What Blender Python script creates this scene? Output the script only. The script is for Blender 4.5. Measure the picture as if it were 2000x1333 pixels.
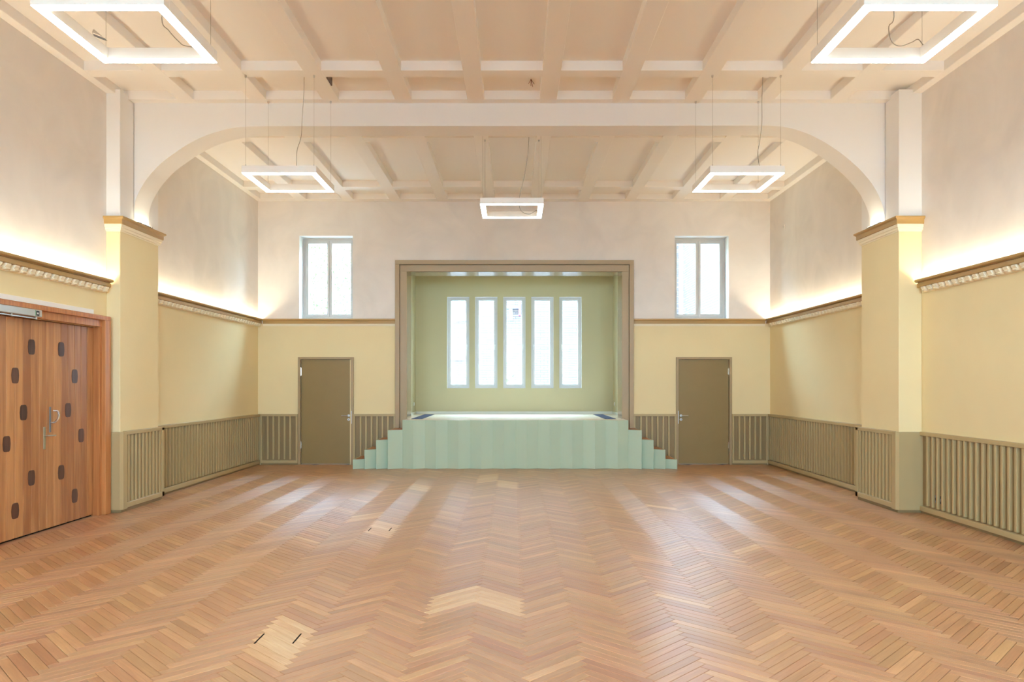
import bpy, math, random
from mathutils import Vector, Matrix
random.seed(7)
C = bpy.context.scene.collection
SC = bpy.context.scene
for o in list(bpy.data.objects): bpy.data.objects.remove(o)

# ------------------------------------------------------------------ camera
F = 1450.0; EYE = 1.57
cam_d = bpy.data.cameras.new('camera'); cam = bpy.data.objects.new('camera', cam_d); C.objects.link(cam)
cam.location = (0, 0, EYE); cam.rotation_euler = (math.pi/2, 0, 0)
cam_d.sensor_width = 36; cam_d.lens = 36*F/2000; cam_d.shift_x = -0.002; cam_d.shift_y = 84.5/2000
cam_d.clip_start = 0.05; cam_d.clip_end = 300
SC.camera = cam
def px(x, d): return (x-1004)/F*d
def pz(y, d): return EYE-(y-751)/F*d

# ------------------------------------------------------------------ world, exposure
SKY = 68.0; LED = 82.0; PEND = 28.0; UPL = 45.0
SKYC = (0.50, 0.75, 1.0); LEDC = (1, 0.91, 0.67); PENDC = (0.90, 1, 1)
w = bpy.data.worlds.new('sky'); SC.world = w; w.use_nodes = True
bg = w.node_tree.nodes['Background']; bg.inputs['Color'].default_value = (*SKYC, 1); bg.inputs['Strength'].default_value = SKY
vs = SC.view_settings; vs.view_transform = 'Standard'; vs.look = 'None'; vs.gamma = 1; vs.use_curve_mapping = False
vs.exposure = 0.03
SC.cycles.use_denoising = True
SC.cycles.max_bounces = 16; SC.cycles.diffuse_bounces = 10; SC.cycles.glossy_bounces = 5; SC.cycles.transparent_max_bounces = 12
SC.cycles.sample_clamp_indirect = 8
SC.cycles.caustics_reflective = False; SC.cycles.caustics_refractive = False
def portal(loc, rot, sx, sy):
    d = bpy.data.lights.new('window_portal', 'AREA'); d.shape = 'RECTANGLE'; d.size = sx; d.size_y = sy
    d.cycles.is_portal = True
    o = bpy.data.objects.new('window_portal', d); C.objects.link(o); o.location = loc; o.rotation_euler = rot

# ------------------------------------------------------------------ materials
def lin(c):
    r = []
    for v in c:
        v /= 255.0
        r.append(v/12.92 if v <= 0.04045 else ((v+0.055)/1.055)**2.4)
    return (*r, 1)
def newmat(name):
    m = bpy.data.materials.new(name); m.use_nodes = True
    nt = m.node_tree; return m, nt, nt.nodes['Principled BSDF']
def link(nt, a, b): nt.links.new(a, b)
def node(nt, t, **kw):
    n = nt.nodes.new(t)
    for k, v in kw.items(): setattr(n, k, v)
    return n
def paint(name, col, rough=0.6, spec=0.3, mottle=0.0, scale=1.5, bump=0.0, bscale=60):
    m, nt, p = newmat(name)
    p.inputs['Roughness'].default_value = rough; p.inputs['Specular IOR Level'].default_value = spec
    c = lin(col)
    tc = node(nt, 'ShaderNodeTexCoord')
    if mottle > 0:
        n = node(nt, 'ShaderNodeTexNoise'); n.inputs['Scale'].default_value = scale; n.inputs['Detail'].default_value = 6; n.inputs['Distortion'].default_value = 1.2
        link(nt, tc.outputs['Object'], n.inputs['Vector'])
        r = node(nt, 'ShaderNodeMapRange'); r.inputs['From Min'].default_value = .3; r.inputs['From Max'].default_value = .7
        r.inputs['To Min'].default_value = 1-mottle; r.inputs['To Max'].default_value = 1+mottle*.5
        link(nt, n.outputs['Fac'], r.inputs['Value'])
        x = node(nt, 'ShaderNodeVectorMath', operation='SCALE'); x.inputs[0].default_value = c[:3]
        link(nt, r.outputs['Result'], x.inputs['Scale']); link(nt, x.outputs['Vector'], p.inputs['Base Color'])
    else: p.inputs['Base Color'].default_value = c
    if bump > 0:
        n = node(nt, 'ShaderNodeTexNoise'); n.inputs['Scale'].default_value = bscale; n.inputs['Detail'].default_value = 5
        link(nt, tc.outputs['Object'], n.inputs['Vector'])
        b = node(nt, 'ShaderNodeBump'); b.inputs['Strength'].default_value = bump; b.inputs['Distance'].default_value = .01
        link(nt, n.outputs['Fac'], b.inputs['Height']); link(nt, b.outputs['Normal'], p.inputs['Normal'])
    return m
def emit(name, col, s):
    m, nt, p = newmat(name)
    p.inputs['Base Color'].default_value = (.8, .8, .8, 1)
    p.inputs['Emission Color'].default_value = (*col, 1); p.inputs['Emission Strength'].default_value = s
    return m
def metal(name, col, rough=.3):
    m, nt, p = newmat(name); p.inputs['Base Color'].default_value = lin(col); p.inputs['Metallic'].default_value = 1; p.inputs['Roughness'].default_value = rough
    return m
def wood(name, dark, light, axis=2, grain=28, rough=.45, vary=.35, along=1.2):
    m, nt, p = newmat(name)
    tc = node(nt, 'ShaderNodeTexCoord'); oi = node(nt, 'ShaderNodeObjectInfo')
    mp = node(nt, 'ShaderNodeMapping'); s = [grain]*3; s[axis] = along; mp.inputs['Scale'].default_value = s
    link(nt, tc.outputs['Object'], mp.inputs['Vector'])
    n = node(nt, 'ShaderNodeTexNoise', noise_dimensions='4D'); n.inputs['Scale'].default_value = 1; n.inputs['Detail'].default_value = 5; n.inputs['Distortion'].default_value = .6
    mw = node(nt, 'ShaderNodeMath', operation='MULTIPLY'); mw.inputs[1].default_value = 50
    link(nt, oi.outputs['Random'], mw.inputs[0]); link(nt, mw.outputs[0], n.inputs['W']); link(nt, mp.outputs['Vector'], n.inputs['Vector'])
    a = node(nt, 'ShaderNodeMath', operation='MULTIPLY_ADD'); a.inputs[1].default_value = vary; a.inputs[2].default_value = -vary/2
    link(nt, oi.outputs['Random'], a.inputs[0])
    ad = node(nt, 'ShaderNodeMath', operation='ADD'); link(nt, n.outputs['Fac'], ad.inputs[0]); link(nt, a.outputs[0], ad.inputs[1])
    cr = node(nt, 'ShaderNodeValToRGB'); cr.color_ramp.elements[0].position = .25; cr.color_ramp.elements[1].position = .75
    cr.color_ramp.elements[0].color = lin(dark); cr.color_ramp.elements[1].color = lin(light)
    link(nt, ad.outputs[0], cr.inputs['Fac']); link(nt, cr.outputs['Color'], p.inputs['Base Color'])
    p.inputs['Roughness'].default_value = rough
    return m
def parquet_mat():
    m, nt, p = newmat('oak_parquet')
    uv = node(nt, 'ShaderNodeUVMap', uv_map='grain')
    mp = node(nt, 'ShaderNodeMapping'); mp.inputs['Scale'].default_value = (5, 90, 1); link(nt, uv.outputs['UV'], mp.inputs['Vector'])
    n = node(nt, 'ShaderNodeTexNoise'); n.inputs['Scale'].default_value = 1; n.inputs['Detail'].default_value = 5; n.inputs['Distortion'].default_value = .8
    link(nt, mp.outputs['Vector'], n.inputs['Vector'])
    mp2 = node(nt, 'ShaderNodeMapping'); mp2.inputs['Scale'].default_value = (2.2, 14, 1); link(nt, uv.outputs['UV'], mp2.inputs['Vector'])
    n2 = node(nt, 'ShaderNodeTexNoise'); n2.inputs['Scale'].default_value = 1; n2.inputs['Detail'].default_value = 2; link(nt, mp2.outputs['Vector'], n2.inputs['Vector'])
    at = node(nt, 'ShaderNodeAttribute', attribute_name='tone')
    sp = node(nt, 'ShaderNodeSeparateColor'); link(nt, at.outputs['Color'], sp.inputs['Color'])
    # fac = tone + .35*(n-.5) + .25*(n2-.5)
    a = node(nt, 'ShaderNodeMath', operation='MULTIPLY_ADD'); a.inputs[1].default_value = .45; link(nt, n.outputs['Fac'], a.inputs[0]); link(nt, sp.outputs['Red'], a.inputs[2])
    b = node(nt, 'ShaderNodeMath', operation='MULTIPLY_ADD'); b.inputs[1].default_value = .3; link(nt, n2.outputs['Fac'], b.inputs[0]); link(nt, a.outputs[0], b.inputs[2])
    s = node(nt, 'ShaderNodeMath', operation='SUBTRACT'); s.inputs[1].default_value = .375; link(nt, b.outputs[0], s.inputs[0])
    cr = node(nt, 'ShaderNodeValToRGB'); e = cr.color_ramp.elements
    e[0].position = 0; e[0].color = lin((128, 84, 54)); e[1].position = 1; e[1].color = lin((228, 196, 152))
    k = e.new(.30); k.color = lin((156, 104, 64)); k = e.new(.55); k.color = lin((178, 127, 82)); k = e.new(.75); k.color = lin((202, 153, 102))
    link(nt, s.outputs[0], cr.inputs['Fac'])
    # a slight red or yellow cast block by block
    hs = node(nt, 'ShaderNodeHueSaturation'); mr = node(nt, 'ShaderNodeMapRange'); mr.inputs['To Min'].default_value = .490; mr.inputs['To Max'].default_value = .503
    link(nt, sp.outputs['Green'], mr.inputs['Value']); link(nt, mr.outputs['Result'], hs.inputs['Hue']); link(nt, cr.outputs['Color'], hs.inputs['Color'])
    link(nt, hs.outputs['Color'], p.inputs['Base Color'])
    p.inputs['Roughness'].default_value = .47; p.inputs['Specular IOR Level'].default_value = 1.0
    p.inputs['Coat Weight'].default_value = .9; p.inputs['Coat Roughness'].default_value = .36; p.inputs['Anisotropic'].default_value = .7; p.inputs['Anisotropic Rotation'].default_value = .25
    tg = node(nt, 'ShaderNodeTangent', direction_type='UV_MAP', uv_map='grain'); link(nt, tg.outputs['Tangent'], p.inputs['Tangent'])
    bu = node(nt, 'ShaderNodeBump'); bu.inputs['Strength'].default_value = .12; bu.inputs['Distance'].default_value = .002
    link(nt, n.outputs['Fac'], bu.inputs['Height']); link(nt, bu.outputs['Normal'], p.inputs['Normal'])
    return m
def glass_mat():
    m = bpy.data.materials.new('window_glass'); m.use_nodes = True; nt = m.node_tree; nt.nodes.clear()
    out = node(nt, 'ShaderNodeOutputMaterial'); mx = node(nt, 'ShaderNodeMixShader'); t = node(nt, 'ShaderNodeBsdfTransparent'); g = node(nt, 'ShaderNodeBsdfGlossy')
    t.inputs['Color'].default_value = (.95, .98, .97, 1); g.inputs['Roughness'].default_value = .02
    lw = node(nt, 'ShaderNodeLayerWeight'); lw.inputs['Blend'].default_value = .12
    link(nt, lw.outputs['Fresnel'], mx.inputs[0]); link(nt, t.outputs[0], mx.inputs[1]); link(nt, g.outputs[0], mx.inputs[2]); link(nt, mx.outputs[0], out.inputs['Surface'])
    return m
def brick_mat():
    m, nt, p = newmat('red_brown_brick')
    tc = node(nt, 'ShaderNodeTexCoord'); mp = node(nt, 'ShaderNodeMapping')
    uv = node(nt, 'ShaderNodeUVMap', uv_map='metres'); link(nt, uv.outputs['UV'], mp.inputs['Vector'])
    b = node(nt, 'ShaderNodeTexBrick'); b.inputs['Scale'].default_value = 1; b.inputs['Brick Width'].default_value = .26; b.inputs['Row Height'].default_value = .085; b.inputs['Mortar Size'].default_value = .012
    b.inputs['Color1'].default_value = lin((84, 72, 63)); b.inputs['Color2'].default_value = lin((58, 47, 43)); b.inputs['Mortar'].default_value = lin((40, 35, 34))
    link(nt, mp.outputs['Vector'], b.inputs['Vector']); link(nt, b.outputs['Color'], p.inputs['Base Color'])
    p.inputs['Roughness'].default_value = .85
    return m
M = dict(
    upper=paint('cream_limewash', (238, 232, 224), .75, .2, mottle=.07, scale=1.3, bump=.12, bscale=9),
    lower=paint('pale_yellow_paint', (231, 212, 165), .65, .25, mottle=.025, scale=.9, bump=.06, bscale=40),
    ceil=paint('ceiling_cream', (246, 242, 236), .75, .2),
    white=paint('arch_white', (241, 239, 235), .75, .2),
    reveal=paint('window_reveal_white', (240, 242, 242), .6, .3),
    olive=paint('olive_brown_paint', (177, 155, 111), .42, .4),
    olive_shaded=paint('olive_brown_shaded', (140, 117, 79), .45, .4),  # same olive paint made darker: shade of the recesses put into the colour
    brown=paint('brown_trim_paint', (164, 140, 104), .38, .4),
    gloss=paint('brown_gloss_lining', (156, 132, 96), .18, .9),
    gold=paint('ochre_trim_paint', (172, 136, 80), .4, .4),
    plaster=paint('moulded_plaster', (244, 232, 202), .6, .3),
    dark=paint('dark_gap', (30, 24, 18), .9, .1),
    sage=paint('sage_wall_paint', (192, 182, 147), .6, .3, mottle=.02, scale=.8),
    mint=paint('mint_panel_paint', (182, 200, 176), .45, .35),
    frame=paint('grey_window_frame', (206, 202, 196), .35, .4),
    doorp=paint('olive_door_paint', (140, 116, 71), .4, .4, mottle=.03, scale=3),
    body=paint('lamp_housing_white', (244, 240, 232), .4, .4),
    wire=metal('steel_wire', (150, 140, 125), .4),
    cable=paint('grey_cable', (150, 142, 128), .6, .3),
    steel=metal('brushed_steel', (205, 205, 205), .3),
    chrome=metal('polished_steel', (225, 225, 225), .12),
    brass=metal('aged_steel', (190, 180, 160), .3),
    black=paint('black_plastic', (25, 25, 25), .4, .4),
    closer=metal('silver_closer', (206, 202, 196), .42),
    sock=paint('socket_white', (235, 235, 228), .4, .4),
    grey=paint('socket_grey', (120, 122, 124), .5, .3),
    sbase=paint('stage_skirting', (222, 224, 216), .5, .3),
    grille=paint('dark_grille', (46, 54, 70), .5, .4),
    plank=wood('stained_oak_plank', (156, 100, 58), (202, 146, 92), 2, 18, .42, .5),
    casing=wood('oak_casing', (160, 94, 48), (204, 138, 80), 2, 40, .4, .2),
    inlay=wood('dark_walnut_inlay', (62, 34, 24), (96, 58, 42), 2, 60, .4, .3),
    tread=wood('stair_tread_wood', (150, 92, 44), (188, 124, 66), 0, 40, .4, .2),
    stagewood=wood('pale_stage_boards', (214, 196, 168), (236, 222, 198), 0, 30, .3, .15),
    parquet=parquet_mat(), subfloor=paint('dark_joint', (58, 38, 26), .9, .1),
    glass=glass_mat(), brick=brick_mat(),
    led=emit('warm_led', LEDC, LED), pend=emit('pendant_diffuser', PENDC, PEND), upl=emit('uplight_led', LEDC, UPL),
    leaf=paint('autumn_leaf', (70, 78, 38), .6, .3, mottle=.3, scale=8), bark=paint('bark', (120, 104, 90), .9, .1),
    ground=paint('pale_paving', (224, 228, 232), .9, .1), maroon=paint('maroon_steel', (120, 40, 60), .5, .3),
    slate=paint('slate_glass', (70, 80, 110), .3, .4), concrete=paint('grey_concrete', (130, 132, 140), .8, .2),
)

# ------------------------------------------------------------------ mesh helpers
class MB:
    def __init__(s, weld=False): s.v = []; s.f = []; s.m = []; s.weld = weld
    def quad(s, pts, mi=0):
        b = len(s.v); s.v += [tuple(p) for p in pts]; s.f.append(tuple(range(b, b+len(pts)))); s.m.append(mi); return s
    def box(s, x0, x1, y0, y1, z0, z1, mi=0, c=0.0):
        """box; c chamfers all its edges"""
        if x0 > x1: x0, x1 = x1, x0
        if y0 > y1: y0, y1 = y1, y0
        if z0 > z1: z0, z1 = z1, z0
        b = len(s.v)
        if c <= 0:
            s.v += [(x, y, z) for x in (x0, x1) for y in (y0, y1) for z in (z0, z1)]
            for f in ((0,1,3,2),(4,6,7,5),(0,4,5,1),(2,3,7,6),(0,2,6,4),(1,5,7,3)): s.f.append(tuple(b+i for i in f)); s.m.append(mi)
            return s
        lo = (x0, y0, z0); hi = (x1, y1, z1); idx = {}
        for ix in (0, 1):
            for iy in (0, 1):
                for iz in (0, 1):
                    for a in range(3):
                        p = []
                        for k, i in enumerate((ix, iy, iz)):
                            val = hi[k] if i else lo[k]
                            if k != a: val += -c if i else c
                            p.append(val)
                        idx[(ix, iy, iz, a)] = len(s.v); s.v.append(tuple(p))
        def k(i, a): return idx[(i[0], i[1], i[2], a)]
        def put(l): s.f.append(tuple(l)); s.m.append(mi)
        for a in range(3):
            o1, o2 = [q for q in range(3) if q != a]
            for side in (0, 1):
                l = []
                for (p, q) in ((0,0),(1,0),(1,1),(0,1)):
                    i = [0,0,0]; i[a] = side; i[o1] = p; i[o2] = q; l.append(k(i, a))
                put(l)
        for a in range(3):          # edges parallel to axis a
            o1, o2 = [q for q in range(3) if q != a]
            for p in (0, 1):
                for q in (0, 1):
                    i0 = [0,0,0]; i0[o1] = p; i0[o2] = q; i1 = list(i0); i1[a] = 1
                    put([k(i0, o1), k(i1, o1), k(i1, o2), k(i0, o2)])
        for ix in (0, 1):
            for iy in (0, 1):
                for iz in (0, 1): put([k((ix,iy,iz), 0), k((ix,iy,iz), 1), k((ix,iy,iz), 2)])
        return s
    def prism(s, pts, z0, z1, mi=0):
        """polygon in xy pulled up in z"""
        n = len(pts); b = len(s.v)
        s.v += [(p[0], p[1], z0) for p in pts]+[(p[0], p[1], z1) for p in pts]
        s.f.append(tuple(range(b+n-1, b-1, -1))); s.m.append(mi); s.f.append(tuple(range(b+n, b+2*n))); s.m.append(mi)
        for i in range(n): j = (i+1) % n; s.f.append((b+i, b+j, b+n+j, b+n+i)); s.m.append(mi)
        return s
    def extrude(s, pts, vec, mi=0):
        n = len(pts); b = len(s.v)
        s.v += [tuple(p) for p in pts]+[tuple(p[k]+vec[k] for k in range(3)) for p in pts]
        s.f.append(tuple(range(b+n-1, b-1, -1))); s.m.append(mi); s.f.append(tuple(range(b+n, b+2*n))); s.m.append(mi)
        for i in range(n): j = (i+1) % n; s.f.append((b+i, b+j, b+n+j, b+n+i)); s.m.append(mi)
        return s
    def sweep(s, path, prof, mi=None, caps=True):
        """closed profile of (out, z) swept along a path in xy, out = right-hand side, mitred at the corners"""
        n = len(path); k = len(prof); b = len(s.v); P = [Vector(p) for p in path]
        for i in range(n):
            ds = []
            if i > 0: ds.append((P[i]-P[i-1]).normalized())
            if i < n-1: ds.append((P[i+1]-P[i]).normalized())
            ns = [Vector((d.y, -d.x)) for d in ds]
            if len(ns) == 2:
                m = (ns[0]+ns[1]); m = m/(1+ns[0].dot(ns[1]))
            else: m = ns[0]
            for (o, z) in prof: q = P[i]+m*o; s.v.append((q.x, q.y, z))
        for i in range(n-1):
            for j in range(k):
                jj = (j+1) % k
                s.f.append((b+i*k+j, b+i*k+jj, b+(i+1)*k+jj, b+(i+1)*k+j)); s.m.append(0 if mi is None else mi[j])
        if caps:
            s.f.append(tuple(b+j for j in range(k-1, -1, -1))); s.m.append(0)
            s.f.append(tuple(b+(n-1)*k+j for j in range(k))); s.m.append(0)
        return s
    def tube(s, pts, r, n=8, mi=0):
        P = [Vector(p) for p in pts]; b = len(s.v); up = None
        for i, p in enumerate(P):
            d = (P[min(i+1, len(P)-1)]-P[max(i-1, 0)]).normalized()
            if up is None: up = d.orthogonal().normalized()
            up = (up-d*up.dot(d)).normalized(); sd = d.cross(up)
            rr = r[i] if isinstance(r, (list, tuple)) else r
            for j in range(n):
                a = 2*math.pi*j/n; q = p+up*math.cos(a)*rr+sd*math.sin(a)*rr; s.v.append(tuple(q))
        for i in range(len(P)-1):
            for j in range(n):
                jj = (j+1) % n; s.f.append((b+i*n+j, b+i*n+jj, b+(i+1)*n+jj, b+(i+1)*n+j)); s.m.append(mi)
        s.f.append(tuple(b+j for j in range(n-1, -1, -1))); s.m.append(mi)
        e = b+(len(P)-1)*n; s.f.append(tuple(e+j for j in range(n))); s.m.append(mi)
        return s
    def mesh(s, name, mats):
        me = bpy.data.meshes.new(name); me.from_pydata(s.v, [], s.f)
        if not isinstance(mats, (list, tuple)): mats = [mats]
        for m in mats: me.materials.append(m)
        me.polygons.foreach_set('material_index', s.m)
        import bmesh
        bm = bmesh.new(); bm.from_mesh(me)
        if s.weld: bmesh.ops.remove_doubles(bm, verts=bm.verts, dist=1e-5)
        bmesh.ops.recalc_face_normals(bm, faces=bm.faces); bm.to_mesh(me); bm.free()
        return me
    def build(s, name, mats, parent=None, smooth=False, loc=None):
        me = s.mesh(name, mats)
        if smooth:
            for p in me.polygons: p.use_smooth = True
        return put(name, me, parent, loc)
def put(name, me, parent=None, loc=None, rot=None):
    o = bpy.data.objects.new(name, me); C.objects.link(o)
    if parent is not None: o.parent = parent; o.matrix_parent_inverse = Matrix.Identity(4)
    if loc is not None: o.location = loc
    if rot is not None: o.rotation_euler = rot
    return o
def empty(name, loc=(0, 0, 0), rz=0):
    o = bpy.data.objects.new(name, None); C.objects.link(o); o.location = loc; o.rotation_euler = (0, 0, rz); o.empty_display_size = .1; return o
def tag(o, label, cat, group=None, kind=None):
    o['label'] = label; o['category'] = cat
    if group: o['group'] = group
    if kind: o['kind'] = kind
    return o
def struct(o, label=None):
    o['kind'] = 'structure'
    if label: o['label'] = label
    return o
def shade_auto(o, ang=35):
    for p in o.data.polygons: p.use_smooth = True
    try: o.data.set_sharp_from_angle(angle=math.radians(ang))
    except Exception: pass
    return o
def catmull(pts, n=6):
    P = [Vector(p) for p in pts]; P = [P[0]*2-P[1]]+P+[P[-1]*2-P[-2]]; out = []
    for i in range(1, len(P)-2):
        for k in range(n):
            t = k/n; a, b, c, d = P[i-1:i+3]
            out.append(.5*((2*b)+(c-a)*t+(2*a-5*b+4*c-d)*t*t+(3*b-a-3*c+d)*t**3))
    out.append(P[-2]); return out

def wall_open(mb, u0, u1, z0, z1, opens, near, far, plane, zsplit=None, mlow=0, mup=1, mrev=2):
    """flat wall with openings (ua,ub,za,zb). plane 'y': u is x, near/far are y; plane 'x': u is y."""
    us = sorted({u0, u1, *[v for o in opens for v in o[:2]]}); zs = sorted({z0, z1, *[v for o in opens for v in o[2:4]], *([zsplit] if zsplit else [])})
    P = (lambda u, d, z: (u, d, z)) if plane == 'y' else (lambda u, d, z: (d, u, z))
    for a, b in zip(us, us[1:]):
        for c, d in zip(zs, zs[1:]):
            mu, mz = (a+b)/2, (c+d)/2
            if any(o[0] < mu < o[1] and o[2] < mz < o[3] for o in opens): continue
            mi = mlow if (zsplit and mz < zsplit) else mup
            for q in (near, far): mb.quad([P(a, q, c), P(b, q, c), P(b, q, d), P(a, q, d)], mi)
    for (a, b, c, d) in [o[:4] for o in opens]:
        for (p, q) in (((a, c), (b, c)), ((b, c), (b, d)), ((b, d), (a, d)), ((a, d), (a, c))):
            if p[1] == q[1] == z0: continue
            mb.quad([P(p[0], near, p[1]), P(q[0], near, q[1]), P(q[0], far, q[1]), P(p[0], far, p[1])], mrev)
    for (p, q) in (((u0, z0), (u0, z1)), ((u1, z0), (u1, z1)), ((u0, z1), (u1, z1))):
        mb.quad([P(p[0], near, p[1]), P(q[0], near, q[1]), P(q[0], far, q[1]), P(p[0], far, p[1])], mup)
    return mb

# ================================================================== SETTING
ZC = 5.14; ZK = 5.252           # underside of the beams, coffer ceiling
YB = 14.5; YF = -3.2            # back wall, wall behind the camera
ZS = 2.76
# left wall with the double door's opening
mb = MB(True); wall_open(mb, YF, YB+.55, 0, 5.4, [(7.085, 8.86, 0, 2.25)], -5.0, -5.25, 'x', ZS)
struct(mb.build('wall_left', [M['lower'], M['upper'], M['casing']]), 'left wall, pale yellow below the lit cornice and cream above, with wooden double door')
mb = MB(True); wall_open(mb, YF, YB+.55, 0, 5.4, [], 5.0, 5.25, 'x', ZS)
struct(mb.build('wall_right', [M['lower'], M['upper'], M['reveal']]), 'right wall without any door, pale yellow below the lit cornice and cream above')
WL = (-4.194, -3.15, 2.852, 4.47); WR = (3.138, 4.192, 2.858, 4.47)
DL = (-4.165, -3.205, 0, 2.055); DR = (3.21, 4.2, 0, 2.055)
SO = (-2.09, 2.106, 0, 3.77)
mb = MB(True); wall_open(mb, -5.0, 5.0, 0, 5.4, [WL, WR, DL, DR, SO], YB, YB+.55, 'y', ZS)
struct(mb.build('wall_back', [M['lower'], M['upper'], M['reveal']]), 'end wall with the stage opening, two doors and two high windows')
FW = [(-3.5, -2.15, 1.5, 4.1), (-.68, .68, 1.5, 4.1), (2.15, 3.5, 1.5, 4.1)]
mb = MB(True); wall_open(mb, -5.25, 5.25, 0, 5.4, FW, YF, YF-.4, 'y', ZS)
struct(mb.build('wall_front', [M['lower'], M['upper'], M['reveal']]), 'wall behind the viewpoint with three tall windows')
# alcove of the stage
AY = 16.8
W5 = []
for i in range(5):
    c = px(895+i*54.78, AY); W5.append((c-.252, c+.252, 1.478, 3.548))
mb = MB(True); wall_open(mb, -2.5, 2.5, 0, 4.2, W5, AY, AY+.3, 'y')
struct(mb.build('wall_stage_back', [M['sage'], M['sage'], M['reveal']]), 'sage green rear wall of the stage with five slit windows')
mb = MB(); mb.box(-2.45, -2.23, YB+.55, AY, 0, 4.2); struct(mb.build('wall_stage_left', M['sage']), 'sage green side wall of the stage nearest the door hinged on its outer side by the wooden doors')
mb = MB(); mb.box(2.24, 2.46, YB+.55, AY, 0, 4.2); struct(mb.build('wall_stage_right', M['sage']), 'sage green side wall of the stage on the side away from the wooden doors')
mb = MB(); mb.box(-2.5, 2.5, YB+.55, AY+.3, 4.05, 4.2); struct(mb.build('ceiling_stage', M['sage']), 'ceiling of the stage recess')

# ---- ceiling: slab, long beams and cross beams
ceil = struct(MB().box(-5.25, 5.25, YF-.4, YB+.55, ZK, 5.42).build('ceiling', M['ceil']), 'cream coffered ceiling')
bays = [(YF, 9.43), (9.81, YB)]
for (a, b) in bays:
    for k in range(-5, 6):
        c = -.025+.91*(k-.5)
        if k == -5: continue
        MB().box(c-.105, c+.105, a, b, ZC, ZK+.01, c=.004).build('ceiling_beam', M['ceil'], ceil)
    for sx in (-1, 1):
        MB().box(sx*5.0, sx*4.89, a, b, ZC, ZK+.01, c=.004).build('wall_strip', M['ceil'], ceil)
for (a, b) in [(9.302, 9.43), (8.445, 8.63), (5.77, 5.955), (3.1, 3.285), (.4, .585), (-2.2, -2.015), (YF, -3.05), (9.81, 9.94), (10.74, 10.945), (13.43, 13.645), (14.31, YB)]:
    MB().box(-4.9, 4.9, a, b, ZC+.002, ZK+.01, c=.003).build('cross_beam', M['ceil'], ceil)

# ---- piers and arch
PLX = -4.83; PRX = 4.717; PY0 = 9.1; PY1 = 10.08; ZCAP = 3.62
def pier(sgn, X, label):
    e = struct(empty('pillar', ((sgn*5.0+X)/2, PY0, 0)), label)
    e2 = e
    ox, oy = e.location.x, e.location.y
    def loc(o): o.location = (-ox, -oy, 0); return o
    loc(MB().box(sgn*5.0, X, PY0, PY1, .03, ZCAP-.02, c=.006).build('shaft', M['lower'], e))
    loc(MB().box(sgn*5.0, X, PY0, PY1, ZCAP-.02, ZC+.05, c=.006).build('upper_shaft', M['white'], e))
    path = [(-5.0, PY0), (X, PY0), (X, PY1), (-5.0, PY1)] if sgn < 0 else [(5.0, PY1), (X, PY1), (X, PY0), (5.0, PY0)]
    prof = [(-.02, 3.53), (.045, 3.53), (.05, 3.535), (.05, 3.575), (.053, 3.585), (.066, 3.594), (.075, 3.602), (.075, 3.618), (.07, 3.622), (-.02, 3.622)]
    loc(shade_auto(MB().sweep(path, prof).build('capital', M['gold'], e)))
    prof = [(-.01, 3.445), (.006, 3.445), (.008, 3.458), (.02, 3.464), (.024, 3.49), (.034, 3.496), (.038, 3.531), (-.01, 3.531)]
    loc(shade_auto(MB().sweep(path, prof).build('necking', M['plaster'], e)))
    # panelling round the foot: plain front face, battened inner side
    t = .055
    if sgn < 0:
        fr = [(-5.0, PY0-t), (X+t-.03, PY0-t), (X+t, PY0-t+.03), (X+t, PY0+.07)]
        fr += [(X+.01, PY0+.07), (X+.01, PY0+.001), (-5.0, PY0+.001)]
    else:
        fr = [(5.0, PY0-t), (X-t+.03, PY0-t), (X-t, PY0-t+.03), (X-t, PY0+.07)]
        fr += [(X-.01, PY0+.07), (X-.01, PY0+.001), (5.0, PY0+.001)]
    loc(MB().prism(fr, .035, .985).build('corner_panel', M['olive'], e))
    loc(MB().box(X, X-sgn*.016, PY0+.06, PY1+.03, .035, .98).build('panel', M['olive_shaded'], e))
    loc(MB().box(X, X-sgn*.056, PY0+.06, PY1+.06, .945, .99, c=.003).build('cap_rail', M['olive'], e))
    loc(MB().box(X, X-sgn*.056, PY0+.06, PY1+.06, .045, .11, c=.003).build('bottom_rail', M['olive'], e))
    loc(MB().box(X-sgn*.001, X-sgn*.056, PY1-.005, PY1+.06, .045, .985, c=.003).build('stile', M['olive'], e))
    loc(MB().box(sgn*5.0, X-sgn*.03, PY0-.03, PY1+.04, 0, .045).build('plinth', M['olive_shaded'], e))
    me = None; n = 10; a0 = PY0+.07; pitch = (PY1-.005-a0)/n
    for i in range(n):
        y = a0+(i+.62)*pitch
        if me is None: me = MB().box(0, -sgn*.047, -.022, .022, .11, .945, c=.004).mesh('batten', M['olive'])
        loc(put('batten', me, e)); o = C.objects[-1]; o.location = (X-ox, y-oy, 0)
    # uplight on the ledge below the arch
    loc(MB().box(X+sgn*-.004, X-sgn*.062, 9.435, 9.80, 3.62, 3.638, c=.002).build('uplight_channel', M['grey'], e))
    loc(MB().box(X-sgn*.034, X-sgn*.056, 9.445, 9.79, 3.637, 3.640).build('uplight_strip', M['upl'], e))
    return e
pier(-1, PLX, 'pier beside the wooden double door, with brown capital and battened foot')
pier(1, PRX, 'pier on the doorless side wall, with brown capital and battened foot')
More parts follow.
